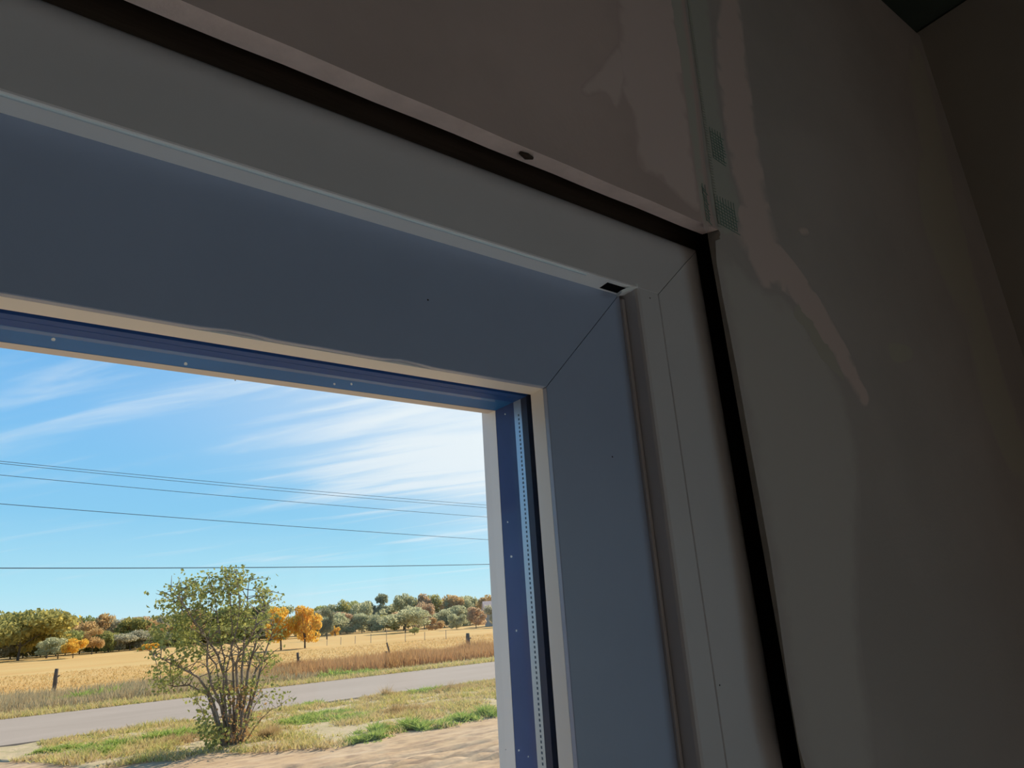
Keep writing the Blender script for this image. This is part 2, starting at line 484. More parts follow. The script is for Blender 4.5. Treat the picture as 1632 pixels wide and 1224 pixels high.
def ring(name, prof, material, sides='TRBL', gap=0.0, segs=1, wave=None, parent=win):
    """mitred frame pieces from a closed profile of (X at right side, Z above eye at top, Y)"""
    res = {}
    n = len(prof)
    for s in sides:
        v, f = [], []
        for k in range(segs + 1):
            u = k / segs
            for X, Z, Y in prof:
                XA_, XB_, ZA_, ZB_ = lx(X), X, bz(Z), Z
                if s in 'TB':
                    x = (XA_ + gap) + (XB_ - gap - XA_ - gap) * u
                    z = ZB_ if s == 'T' else ZA_
                    if wave and s == 'T': z += wave(x, X, Z, Y)
                else:
                    z = (ZA_ + gap) + (ZB_ - gap - ZA_ - gap) * u
                    x = XB_ if s == 'R' else XA_
                v.append((x, Y, ZC + z))
        for k in range(segs):
            for i in range(n):
                j = (i + 1) % n
                f.append((k * n + i, k * n + j, (k + 1) * n + j, (k + 1) * n + i))
        f.append(tuple(range(n))[::-1]); f.append(tuple(range(segs * n, (segs + 1) * n)))
        o = mesh_obj(name, v, f, material, parent)
        if name == 'frame_rail': o.data.polygons.foreach_set('use_smooth', [True] * (len(f) - 2) + [False] * 2); o.data.set_sharp_from_angle(angle=math.radians(35))
        import bmesh
        bm = bmesh.new(); bm.from_mesh(o.data); bmesh.ops.recalc_face_normals(bm, faces=bm.faces); bm.to_mesh(o.data); bm.free()
        res[s] = o
    return res


# outer frame: flat cover mitred at the corner
rails = ring('frame_rail', [(0.352, 0.2070, 0.2866), (0.3526, 0.2076, 0.2860), (0.391, 0.2440, 0.2860), (0.3975, 0.2496, 0.2864), (0.4035, 0.2546, 0.2876), (0.4090, 0.2592, 0.2897), (0.4135, 0.2630, 0.2928), (0.4165, 0.2655, 0.2970), (0.4165, 0.2655, 0.340), (0.352, 0.2070, 0.340)], M['pvc'], gap=0.00035)
# inner strip of the jambs between the cover and the sash
for sgn in (1, -1):
    X0, X1 = (0.3300, 0.3514) if sgn > 0 else (lx(0.3514), lx(0.3300))
    mb = MB()
    e = 0.0009
    za, zb = ZC + bz(0.2066), ZC + 0.2066
    prof = [(X0, 0.2985), (X0, 0.2860 + e * 3), (X0 + e, 0.2860 + e), (X0 + e * 3, 0.2860), (X1 - 0.0003, 0.2860), (X1, 0.2863), (X1, 0.34), (X0, 0.34)]
    n = len(prof)
    mb.add([(x, y, zz) for zz in (za, zb) for x, y in prof], [tuple(range(n)), tuple(range(n, 2 * n))[::-1]] + [(i, i + n, (i + 1) % n + n, (i + 1) % n) for i in range(n)])
    mb.obj('jamb_strip', M['pvc'], win)
    # slim seal lip standing between sash and jamb strip
    Xs = (0.3268, 0.3316) if sgn > 0 else (lx(0.3290), lx(0.3268))
    MB().box(Xs[0], Xs[1] - 0.0022, 0.2982, 0.304, za, zb - 0.004).obj('seal_lip', M['pvc'], win)


def wave(x, X, Z, Y):
    if Z > 0.13: return 0.0
    b = 0.0
    for c_, h, wd in ((0.073, 0.0013, 0.011), (0.158, 0.0014, 0.010), (-0.2, 0.0012, 0.012), (0.115, 0.0003, 0.02)):
        b += h * math.exp(-((x - c_) / wd) ** 2)
    return b if Y < 0.3045 else 0.0


ring('sash_rail', [(0.2527, 0.1274, 0.3004), (0.2531, 0.1278, 0.3000), (0.3266, 0.2066, 0.3000), (0.3266, 0.2066, 0.330), (0.2607, 0.1354, 0.330), (0.2607, 0.1354, 0.3035), (0.2527, 0.1274, 0.3035)], M['sash'], gap=0.0003, segs=120, wave=wave)
ring('glazing_bead', [(0.2527, 0.1274, 0.3037), (0.2606, 0.1353, 0.3037), (0.2606, 0.1353, 0.3162), (0.2530, 0.1277, 0.3162), (0.2521, 0.1268, 0.3150), (0.2524, 0.1271, 0.3080)], M['bead'], gap=0.0)
for sd, mm in (('RL', 'gasket'), ('TB', 'bluegasket')):
    ring('glazing_gasket', [(0.2527, 0.1274, 0.3206), (0.2590, 0.1340, 0.3206), (0.2590, 0.1340, 0.3264), (0.2527, 0.1274, 0.3264)], M[mm], sides=sd)
sp = ring('spacer_bar', [(0.2526, 0.1273, 0.3264), (0.2590, 0.1340, 0.3264), (0.2590, 0.1340, 0.3340), (0.2526, 0.1273, 0.3340)], M['alu'], sides='RL')
sp.update(ring('spacer_bar', [(0.2526, 0.1273, 0.3264), (0.2590, 0.1340, 0.3264), (0.2590, 0.1340, 0.3340), (0.2526, 0.1273, 0.3340)], M['bluegasket'], sides='TB'))
perf = MB()
z = ZC - 0.75
while z < ZC + 0.118:
    perf.box(0.2525, 0.2526, 0.3288, 0.3300, z, z + 0.0014)
    z += 0.0027
tag(perf.obj('perforation', M['perf'], sp['R']), kind='stuff')
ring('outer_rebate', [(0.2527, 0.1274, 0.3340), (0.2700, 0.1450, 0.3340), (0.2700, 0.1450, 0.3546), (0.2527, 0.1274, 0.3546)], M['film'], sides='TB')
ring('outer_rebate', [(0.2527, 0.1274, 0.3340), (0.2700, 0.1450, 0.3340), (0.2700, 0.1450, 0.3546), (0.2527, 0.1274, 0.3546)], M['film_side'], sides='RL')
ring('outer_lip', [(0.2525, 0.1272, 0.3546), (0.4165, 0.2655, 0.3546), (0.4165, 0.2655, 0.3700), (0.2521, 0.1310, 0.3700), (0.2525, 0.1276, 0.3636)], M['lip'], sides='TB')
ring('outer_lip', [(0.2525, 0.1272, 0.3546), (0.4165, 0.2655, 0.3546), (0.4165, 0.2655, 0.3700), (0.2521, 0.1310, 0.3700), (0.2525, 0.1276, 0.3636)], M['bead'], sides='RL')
panes = []
for y0, y1, e_ in ((0.3164, 0.3204, 0.0060), (0.3342, 0.3382, -0.0002)):
    panes.append(MB().box(lx(0.2527 + e_), 0.2527 + e_, y0, y1, ZC + bz(0.1274 + e_), ZC + 0.1274 + e_).obj('glass_pane', M['glass'], win))
# sloping strip, its lit look put into a whiter colour, closing the step between the head cover and the sash
MB().add([(lx(0.33), 0.2866, ZC + 0.2071), (0.3505, 0.2866, ZC + 0.2071), (0.3280, 0.3001, ZC + 0.2063), (lx(0.3280), 0.3001, ZC + 0.2063), (lx(0.33), 0.2866, ZC + 0.2069), (0.3505, 0.2866, ZC + 0.2069), (0.3280, 0.2999, ZC + 0.2061), (lx(0.3280), 0.2999, ZC + 0.2061)],
         [(0, 1, 2, 3), (7, 6, 5, 4), (0, 4, 5, 1), (1, 5, 6, 2), (2, 6, 7, 3), (3, 7, 4, 0)]).obj('head_strip', M['strip'], win)
# thin pale bar painting the daylight line under the head of the frame, and the open drainage slot at the corner
a_, b_ = -0.15, 0.285
MB().box(a_, b_, 0.2880, 0.2890, ZC + 0.2060, ZC + 0.2070).obj('leak_line', M['clear'], rails['T'])
MB().box(0.3060, 0.3262, 0.2900, 0.2997, ZC + 0.2062, ZC + 0.2069).obj('drain_slot', M['hole'], rails['T'])
tb = MB()
p0, p1 = on_y(991, 467, 0.2880), on_y(1017, 458, 0.2858)
q = Vector((0, 0, 0.0030))
tb.add([p0, p1, p1 + q, p0 + q * 0.75, p0 + Vector((0.001, 0.006, 0)), p1 + Vector((0.001, 0.006, 0)), p1 + q + Vector((0.001, 0.006, 0)), p0 + q * 0.75 + Vector((0.001, 0.006, 0))],
       [(0, 1, 2, 3), (4, 7, 6, 5), (0, 4, 5, 1), (1, 5, 6, 2), (2, 6, 7, 3), (3, 7, 4, 0)])
tb.obj('corner_leak_tab', M['tab'], win)  # white piece standing in for a daylight leak
fm = MB(); c0 = on_y(997, 459, 0.2915)
fm.tube([c0 + Vector((-0.0018, 0, -0.001)), c0, c0 + Vector((0.003, 0, 0.0012))], [0.0008, 0.0019, 0.0010], 8)
fm.obj('foam_plug', M['foam'], win)
# dust specks stuck to the pane
ds = MB()
for x, y, r in ((85, 541, 4), (296, 580, 4), (375, 606, 2), (533, 612, 3.2), (560, 612, 3.2), (805, 660, 2.5), (809, 832, 2.5), (815, 887, 4), (823, 1005, 3), (827, 1196, 3), (842, 1206, 2.5), (806, 1195, 2),
                ):
    c_ = on_y(x, y, 0.3161); rr = r * 0.00019
    ds.add([c_ + Vector((math.cos(k * math.pi / 4) * rr, 0.0001 * (k % 2), math.sin(k * math.pi / 4) * rr * random.uniform(0.8, 1.2))) for k in range(8)] + [c_ - Vector((0, 0.0003, 0))], [(k, (k + 1) % 8, 8) for k in range(8)])
tag(ds.obj('dust', M['dust'], panes[0]), 'pale dust specks on the glass', kind='stuff')
# small flecks of dirt on the frame
for x, y in ((1147, 1092), (1036, 475), (874, 415), (682, 478), (976, 728)):
    c_ = on_y(x, y, 0.286 if x > 1020 else 0.300); rr = 0.0006
    MB().add([c_ + Vector((math.cos(k * math.pi / 3) * rr, 0.0, math.sin(k * math.pi / 3) * rr)) for k in range(6)] + [c_ - Vector((0, 0.0003, 0))], [(k, (k + 1) % 6, 6) for k in range(6)]).obj('dirt_fleck', M['timber'], win)

# ------------------------------------------------------------------ outdoors: the ground
def ground_mat(name, cols, scale, bump, bscale, stretch=(1, 1, 1), fine=None):
    m = bpy.data.materials.new(name); m.use_nodes = True
    t = NT(m.node_tree)
    b = t.n('ShaderNodeBsdfPrincipled'); b.inputs['Roughness'].default_value = 0.95; b.inputs['Specular IOR Level'].default_value = 0.05
    ob = t.scaled(t.n('ShaderNodeTexCoord').outputs['Object'], stretch)
    nz = t.noise(ob, scale, 6.0, 0.62)
    rp = t.n('ShaderNodeValToRGB'); t.put(rp.inputs[0], t.step(nz, 0.28, 0.72))
    el = rp.color_ramp.elements
    el[0].color = (*cols[0], 1); el[1].color = (*cols[-1], 1)
    for i, c_ in enumerate(cols[1:-1]):
        q_ = el.new((i + 1) / (len(cols) - 1)); q_.color = (*c_, 1)
    colr = rp.outputs[0]
    if fine:
        colr = t.mix(t.step(t.noise(ob, fine[0], 5.0, 0.7), 0.4, 0.7, 0.0, fine[2]), colr, fine[1])
    t.put(b.inputs['Base Color'], colr)
    bn = t.n('ShaderNodeBump'); bn.inputs['Distance'].default_value = bump; bn.inputs['Strength'].default_value = 1.0
    t.put(bn.inputs['Height'], t.noise(ob, bscale, 8.0, 0.7)); t.put(b.inputs['Normal'], bn.outputs[0])
    o = t.n('ShaderNodeOutputMaterial'); t.put(o.inputs[0], b.outputs[0])
    return m


M['sand'] = ground_mat('sandy_yard', [(0.47, 0.31, 0.165), (0.56, 0.385, 0.22), (0.58, 0.42, 0.26)], 0.9, 0.02, 6.0, stretch=(0.45, 1, 1), fine=(5.0, (0.30, 0.19, 0.12), 0.7))
M['soil'] = ground_mat('verge_soil', [(0.50, 0.38, 0.22), (0.54, 0.41, 0.24), (0.56, 0.42, 0.27)], 1.2, 0.03, 7.0, fine=(4.0, (0.40, 0.35, 0.15), 0.6))
M['asphalt'] = ground_mat('worn_asphalt', [(0.37, 0.295, 0.225), (0.42, 0.335, 0.26)], 0.5, 0.004, 60.0, stretch=(0.25, 1, 1), fine=(60.0, (0.24, 0.215, 0.20), 0.35))
M['field'] = ground_mat('dry_field', [(0.54, 0.315, 0.11), (0.60, 0.365, 0.135), (0.62, 0.41, 0.165)], 0.12, 0.02, 1.5, stretch=(0.35, 1, 1), fine=(0.6, (0.50, 0.37, 0.13), 0.5))

from mathutils import noise as mnoise


def rut(x, y):
    """wheel ruts crossing the yard from lower left to the right"""
    h = 0.0
    for c0, sl, dp in ((12.15, -0.055, 0.055), (12.75, -0.05, 0.03), (10.95, -0.07, 0.10), (10.2, -0.08, 0.09), (11.5, -0.06, 0.07), (10.55, -0.07, 0.08)):
        yy = c0 + sl * (x - 4.0) + 0.12 * math.sin(x * 0.9 + c0)
        d = (y - yy) / 0.10
        tread = max(0.0, 0.35 + 1.3 * mnoise.noise(Vector((x * 1.3, c0 * 3.0, 0.5))) + 0.25 * math.sin(x * 13.0 + c0 * 5))
        h -= dp * math.exp(-d * d) * tread
        h += dp * 0.5 * math.exp(-((abs(d) - 1.7) / 0.6) ** 2)
    return h


def verge_front(x):                  # where the yard sand meets the grass
    return 13.35 + max(0.0, 5.2 - x) * 0.62 + max(0.0, 1.6 - x) * 1.6 + 0.22 * math.sin(x * 2.1) + 0.15 * math.sin(x * 5.3 + 1)


def grid(name, x0, x1, y0, y1, step, hf, material):
    nx, ny = int((x1 - x0) / step) + 1, int((y1 - y0) / step) + 1
    v = []
    for j in range(ny + 1):
        for i in range(nx + 1):
            x, y = x0 + (x1 - x0) * i / nx, y0 + (y1 - y0) * j / ny
            v.append((x, y, hf(x, y)))
    f = [(j * (nx + 1) + i, j * (nx + 1) + i + 1, (j + 1) * (nx + 1) + i + 1, (j + 1) * (nx + 1) + i) for j in range(ny) for i in range(nx)]
    return tag(mesh_obj(name, v, f, material, None, True), kind='structure')


def yard_h(x, y):
    n = mnoise.noise(Vector((x * 0.7, y * 0.7, 3.1))) * 0.03 + mnoise.noise(Vector((x * 3.1, y * 3.1, 1.1))) * 0.008 + mnoise.noise(Vector((x * 9.1, y * 9.1, 4.1))) * 0.003
    return n + (rut(x, y) if y < verge_front(x) else 0.0) - 0.02


struct('yard_ground', MB().box(-40, 60, 0.372, 9.0, -0.3, -0.02), M['sand'])
g2 = grid('yard_sand', -2.0, 14.0, 9.0, 20.6, 0.075, yard_h, M['sand'])
sides = MB(); sides.box(-40, -2.0, 9.0, 20.6, -0.3, -0.02); sides.box(14.0, 60, 9.0, 20.6, -0.3, -0.02)
struct('side_ground', sides, M['sand'])
# verge soil under the grass: follows the yard height a little proud
vs = []
fs = []
NXV, NYV = 160, 24
for i in range(NXV + 1):
    x = -6.0 + 26.0 * i / NXV
    ya = max(verge_front(x), 0) if verge_front(x) < 20.0 else 20.0
    for j in range(NYV + 1):
        y = ya + (20.62 - ya) * j / NYV
        edge = min(1.0, min(j, NYV - j) / 2.0)
        vs.append((x, y, -0.06 + edge * (0.075 + 0.03 * mnoise.noise(Vector((x * 2, y * 2, 0)))) + (yard_h(x, y) if -2 < x < 14 else -0.02) * 0.6))
for i in range(NXV):
    for j in range(NYV):
        a = i * (NYV + 1) + j
        fs.append((a, a + NYV + 1, a + NYV + 2, a + 1))
tag(mesh_obj('near_verge', vs, fs, M['soil'], None, True), kind='structure')
struct('road', MB().box(-120, 160, 20.55, 27.6, -0.3, 0.02), M['asphalt'])
struct('far_verge', MB().box(-120, 160, 27.6, 36.0, -0.3, -0.01), M['soil'])
struct('field', MB().box(-250, 350, 36.0, 420.0, -0.3, 0.0), M['field'])


# ------------------------------------------------------------------ grass and weeds (uncountable)
def blade_mat(name, cols, scale, translucent=0.35, spread=0.4):
    m = bpy.data.materials.new(name); m.use_nodes = True
    t = NT(m.node_tree)
    ob = t.n('ShaderNodeTexCoord').outputs['Object']
    nz = t.noise(ob, scale, 4.0, 0.65)
    ri = t.n('ShaderNodeNewGeometry').outputs['Random Per Island']
    nz = t.m('ADD', t.m('MULTIPLY', t.step(nz, 0.30, 0.70), 1.0 - spread), t.m('MULTIPLY', ri, spread))
    rp = t.n('ShaderNodeValToRGB'); t.put(rp.inputs[0], nz)
    el = rp.color_ramp.elements
    el[0].color = (*cols[0], 1); el[1].color = (*cols[-1], 1)
    for i, c_ in enumerate(cols[1:-1]):
        q_ = el.new((i + 1) / (len(cols) - 1)); q_.color = (*c_, 1)
    b = t.n('ShaderNodeBsdfDiffuse'); t.put(b.inputs[0], rp.outputs[0])
    tr = t.n('ShaderNodeBsdfTranslucent'); t.put(tr.inputs[0], rp.outputs[0])
    mx = t.n('ShaderNodeMixShader'); mx.inputs[0].default_value = translucent
    t.put(mx.inputs[1], b.outputs[0]); t.put(mx.inputs[2], tr.outputs[0])
    o = t.n('ShaderNodeOutputMaterial'); t.put(o.inputs[0], mx.outputs[0])
    return m


M['turf'] = blade_mat('mixed_turf', [(0.68, 0.50, 0.29), (0.66, 0.50, 0.24), (0.62, 0.53, 0.18), (0.42, 0.46, 0.14)], 1.4, 0.35, 0.5)
M['green'] = blade_mat('green_weeds', [(0.56, 0.58, 0.18), (0.42, 0.50, 0.12), (0.27, 0.37, 0.09)], 3.0, 0.35, 0.7)
M['straw'] = blade_mat('straw', [(0.58, 0.42, 0.20), (0.50, 0.34, 0.16)], 3.0)
M['rust'] = blade_mat('rust_weeds', [(0.50, 0.26, 0.11), (0.56, 0.33, 0.14), (0.40, 0.22, 0.10)], 0.8)
M['sage'] = blade_mat('sage_weeds', [(0.44, 0.38, 0.24), (0.52, 0.38, 0.20), (0.34, 0.35, 0.24)], 0.7)


def blades(name, n, where, hgt, wid, material, label, zf=lambda x, y: 0.0, lean=0.5):
    v, f = [], []
    k = 0
    tries = 0
    while k < n and tries < n * 12:
        tries += 1
        q_ = where()
        if q_ is None: continue
        x, y, s = q_
        h = random.uniform(*hgt) * s
        a = random.uniform(0, math.tau); wd = random.uniform(*wid)
        lx_, ly_ = random.gauss(0, lean) * h, random.gauss(0, lean) * h
        z0 = zf(x, y)
        v += [(x - math.cos(a) * wd, y - math.sin(a) * wd, z0), (x + math.cos(a) * wd, y + math.sin(a) * wd, z0), (x + lx_, y + ly_, z0 + h)]
        f.append((3 * k, 3 * k + 1, 3 * k + 2)); k += 1
    o = mesh_obj(name, v, f, material)
    return tag(o, label, 'grass', kind='stuff')


def turf_where():
    x, y = random.uniform(-1.5, 16), random.uniform(13.0, 20.6)
    fr_ = verge_front(x)
    if y < fr_ + abs(random.gauss(0, 0.12)): return None
    if x < 1.2 and y > 18: return None
    p = mnoise.noise(Vector((x * 0.9, y * 1.3, 7.0))) + 0.6 * mnoise.noise(Vector((x * 3.1, y * 3.1, 2.0)))
    if random.random() > 0.5 + 1.2 * p: return None
    return x, y, 0.5 + 1.1 * max(0, p + 0.3)


blades('verge_grass', 46000, turf_where, (0.03, 0.12), (0.008, 0.022), M['turf'], 'dry and green roadside grass between the dirt yard and the road', lean=0.6)


def patch_where(patches):
    def fn():
        cx, cy, rx, ry = random.choice(patches)
        x, y = random.gauss(cx, rx * 0.5), random.gauss(cy, ry * 0.5)
        p = mnoise.noise(Vector((x * 4.3, y * 4.3, 9.0)))
        if p < -0.05: return None
        return x, y, math.exp(-(((x - cx) / rx) ** 2 + ((y - cy) / ry) ** 2)) * (0.6 + 1.6 * p)
    return fn


def P(x, y): p = on_ground(x, y); return p.x, p.y


gp = [(*P(x, y), rx, ry) for x, y, rx, ry in ((145, 1202, 0.5, 0.5), (170, 1190, 0.7, 0.4), (240, 1178, 0.8, 0.6), (290, 1172, 0.7, 0.6), (480, 1150, 0.7, 0.7), (520, 1140, 0.8, 0.6), (495, 1125, 0.5, 0.4), (675, 1103, 0.9, 0.5),
                                              (610, 1165, 0.6, 0.35), (650, 1160, 0.6, 0.35), (690, 1158, 0.5, 0.3), (740, 1145, 0.6, 0.4), (780, 1138, 0.5, 0.5), (585, 1180, 0.4, 0.25), (560, 1145, 0.7, 0.7), (90, 1197, 0.5, 0.3))]
blades('green_weeds', 16000, patch_where(gp), (0.06, 0.18), (0.014, 0.03), M['green'], 'low bright green leafy weeds in patches on the near roadside', lean=0.9)
yp = [(*P(x, y), rx, ry) for x, y, rx, ry in ((770, 1093, 1.6, 0.8), (720, 1100, 1.0, 0.6), (610, 1112, 0.8, 0.3), (640, 1135, 1.0, 0.6), (430, 1170, 0.25, 0.25), (425, 1178, 0.2, 0.2), (300, 1180, 1.0, 0.5))]
blades('straw_tuft', 7000, patch_where(yp), (0.10, 0.24), (0.006, 0.014), M['straw'], 'straw coloured dry grass tufts beside the road')


def far_edge():
    x, y = random.uniform(-6, 34), 27.5 + abs(random.gauss(0, 0.9))
    return x, y, 1.0


blades('far_verge_grass', 16000, far_edge, (0.06, 0.22), (0.012, 0.03), M['turf'], 'yellow green grass along the far edge of the road')


def rust_where():
    x, y = random.uniform(9.5, 40), random.uniform(30.5, 37.5)
    p = mnoise.noise(Vector((x * 0.4, y * 0.4, 2.0)))
    if x < 12 and random.random() > (x - 9.5) / 2.5: return None
    return x, y, 0.8 + 0.5 * p


def sage_where():
    x, y = random.uniform(-6, 11.5), random.uniform(29.5, 36.5)
    p = mnoise.noise(Vector((x * 0.5, y * 0.5, 5.0)))
    return x, y, 0.8 + 0.6 * p


blades('rust_weeds', 30000, rust_where, (0.35, 0.75), (0.012, 0.03), M['rust'], 'rust brown standing weeds along the far side of the road', lean=0.25)
blades('sage_weeds', 20000, sage_where, (0.20, 0.52), (0.012, 0.03), M['sage'], 'grey green and straw weeds below the golden field at left', lean=0.3)
blades('green_weeds', 4000, patch_where([(*P(x, y), rx, ry) for x, y, rx, ry in ((150, 1112, 2.0, 0.6), (540, 1078, 1.2, 0.4), (580, 1075, 0.9, 0.4), (120, 1116, 1.2, 0.5), (190, 1107, 1.5, 0.5))]), (0.15, 0.35), (0.02, 0.05), M['green'], 'green leafy weeds on the far edge of the road', lean=0.7)


def field_where():
    y = 37.0 + 26 * random.random() ** 1.3
    x = random.uniform(-0.15 * y - 4, 0.75 * y + 8)
    return x, y, 1.0


M['fieldgrass'] = blade_mat('field_grass', [(0.64, 0.385, 0.14), (0.66, 0.43, 0.17), (0.58, 0.41, 0.145)], 0.12)
blades('field_grass', 26000, field_where, (0.05, 0.13), (0.015, 0.035), M['fieldgrass'], 'golden dry grass covering the open field', lean=0.5)


# ------------------------------------------------------------------ leaves helper
def leaf_cloud(pts, size, up=0.3):
    v, f = [], []
    for p in pts:
        s = random.uniform(*size)
        a = Vector((random.gauss(0, 1), random.gauss(0, 1), random.gauss(0, 1) - up)).normalized()
        b = a.cross(Vector((random.gauss(0, 1), random.gauss(0, 1), random.gauss(0, 1)))).normalized()
        n = len(v)
        p = Vector(p)
        c_ = a.cross(b) * s * 0.12
        v += [p - a * s * 0.5, p + b * s * 0.33 + c_, p + a * s * 0.5, p - b * s * 0.33 + c_]
        f.append((n, n + 1, n + 2)); f.append((n, n + 2, n + 3))
    return v, f


# ------------------------------------------------------------------ the bush in the yard
B0 = on_ground(370, 1187)
bush = empty('shrub', (B0.x, B0.y, -0.02))
tag(bush, 'tall many-stemmed leafy shrub standing alone at the edge of the dirt yard', 'shrub')
M['bark'] = mat('shrub_bark', (0.30, 0.235, 0.18), 0.9, 0.1, var=0.4, vscale=8, bump=0.004, bscale=60)
M['leaf'] = blade_mat('shrub_leaf', [(0.52, 0.46, 0.13), (0.38, 0.37, 0.11), (0.24, 0.26, 0.09), (0.46, 0.40, 0.17)], 1.1, 0.4, 0.6)
view = Vector((B0.x, B0.y, 0)).normalized()


def bp(x, y, depth=0.0):               # pixel on the upright plane through the shrub, facing the house
    v = ray(x, y)
    k = (B0.x * view.x + B0.y * view.y) / (v.x * view.x + v.y * view.y)
    return EYE + v * k + view * depth - Vector((B0.x, B0.y, -0.02))


stems = [
    [(362, 1186), (354, 1125), (338, 1088), (331, 1050), (333, 1020), (318, 1000), (300, 972), (290, 950)],
    [(366, 1186), (360, 1130), (357, 1080), (357, 1050), (352, 1010), (345, 960), (335, 922)],
    [(370, 1187), (374, 1120), (373, 1070), (368, 1040), (370, 1000), (366, 950), (360, 912)],
    [(374, 1187), (379, 1110), (376, 1060), (381, 1040), (394, 1027), (404, 1005), (412, 978)],
    [(378, 1187), (391, 1110), (396, 1070), (402, 1045), (414, 1005), (421, 965), (424, 942)],
    [(382, 1187), (404, 1112), (415, 1072), (423, 1040), (432, 1012), (436, 990)],
    [(360, 1186), (338, 1112), (318, 1078), (295, 1064), (268, 1050), (250, 1040)],
    [(357, 1186), (331, 1108), (302, 1094), (272, 1097), (248, 1090)],
    [(371, 1186), (364, 1100), (347, 1045), (325, 1012), (305, 985), (280, 960), (270, 935)],
    [(380, 1187), (386, 1090), (388, 1020), (393, 970), (396, 925)],
    [(372, 1187), (352, 1118), (344, 1060), (318, 1030), (290, 1010), (262, 990)],
    [(376, 1187), (400, 1120), (407, 1075), (420, 1050), (428, 1060)],
    [(368, 1187), (366, 1130), (362, 1070), (378, 1000), (383, 950), (378, 915)],
    [(355, 1187), (330, 1155), (318, 1130), (306, 1120)],
    [(388, 1187), (412, 1150), (432, 1128), (448, 1122)],
    [(384, 1187), (398, 1150), (405, 1125), (418, 1095)],
    [(364, 1187), (345, 1150), (340, 1115), (330, 1090)],
]
leaf_pts = []
for si, st in enumerate(stems):
    dep = random.uniform(-0.9, 0.9)
    pts = []
    for i, (x, y) in enumerate(st):
        u = i / (len(st) - 1)
        pts.append(bp(x + random.uniform(-1.5, 1.5) * (i > 0), y, dep * u + random.uniform(-0.05, 0.05) + (random.uniform(-0.15, 0.15) if i == 0 else 0)))
    sm = []
    for i in range(len(pts) - 1):
        for k in range(3):
            sm.append(pts[i].lerp(pts[i + 1], k / 3) + Vector((random.gauss(0, 0.008), random.gauss(0, 0.008), 0)))
    sm.append(pts[-1])
    r0 = random.uniform(0.024, 0.036) if si < 13 else 0.012
    mb = MB().tube(sm, [r0 * (1 - 0.8 * i / (len(sm) - 1)) for i in range(len(sm))], 6)
    # side twigs
    for i in range(3, len(sm)):
        u = i / len(sm)
        for _ in range(2 if u > 0.35 else (random.random() < 0.35)):
            d = Vector((random.gauss(0, 1), random.gauss(0, 1), random.gauss(0.45 if sm[i].z < 2.9 else -0.3, 0.5))).normalized() * random.uniform(0.18, 0.5)
            tw = [sm[i], sm[i] + d * 0.5 + Vector((0, 0, 0.03)), sm[i] + d + Vector((0, 0, 0.02))]
            mb.tube(tw, [r0 * 0.35, r0 * 0.22, r0 * 0.1], 4)
            if u > 0.42 or random.random() < 0.3:
                for _k in range(int(random.uniform(4, 13) * (1.4 if u > 0.6 else 0.5))):
                    q_ = tw[1].lerp(tw[2], random.random()) + Vector((random.gauss(0, 0.09), random.gauss(0, 0.09), random.gauss(0, 0.08)))
                    leaf_pts.append(q_)
    mb.obj('stem', M['bark'], bush, True)
# extra leaf clumps where the crown is full
for x, y, rx, ry, n_ in ((345, 935, 30, 22, 210), (380, 925, 22, 18, 130), (300, 960, 28, 28, 210), (268, 985, 26, 28, 260), (255, 1010, 16, 18, 90), (330, 985, 30, 26, 200), (372, 970, 28, 30, 180), (420, 945, 14, 16, 70), (290, 1025, 28, 22, 200),
                         (262, 1050, 16, 18, 110), (320, 1040, 18, 16, 60), (400, 985, 22, 18, 80), (255, 1092, 20, 10, 60), (275, 1075, 16, 10, 50), (350, 1085, 20, 18, 40), (365, 1110, 24, 26, 60), (335, 1160, 20, 20, 220), (360, 1165, 22, 18, 120), (285, 1000, 26, 30, 160), (310, 935, 14, 16, 70), (400, 1100, 18, 26, 60), (325, 1140, 14, 14, 60),
                         (395, 1155, 20, 20, 90), (432, 1055, 10, 20, 36), (246, 1085, 8, 8, 14), (236, 1072, 6, 4, 8), (425, 1000, 16, 14, 50), (388, 905, 4, 4, 8), (345, 1180, 12, 10, 70)):
    for _ in range(int(n_ * 1.5)):
        leaf_pts.append(bp(random.gauss(x, rx * 0.55), random.gauss(y, ry * 0.55), random.gauss(0, 0.45)))
leaf_pts = [p for p in leaf_pts if 0.03 < p.z < 3.44 and mnoise.noise(p * 2.6) > -0.16 + random.uniform(-0.15, 0.15)]
v, f = leaf_cloud(leaf_pts, (0.055, 0.105))
tag(mesh_obj('foliage', v, f, M['leaf'], bush), kind='stuff')
v, f = leaf_cloud([bp(random.gauss(378, 16), random.uniform(1090, 1182), random.gauss(0, 0.3)) for _ in range(700)], (0.04, 0.08))
tag(mesh_obj('dry_foliage', v, f, M['rust'], bush), 'dry brown leaves low among the stems', kind='stuff')


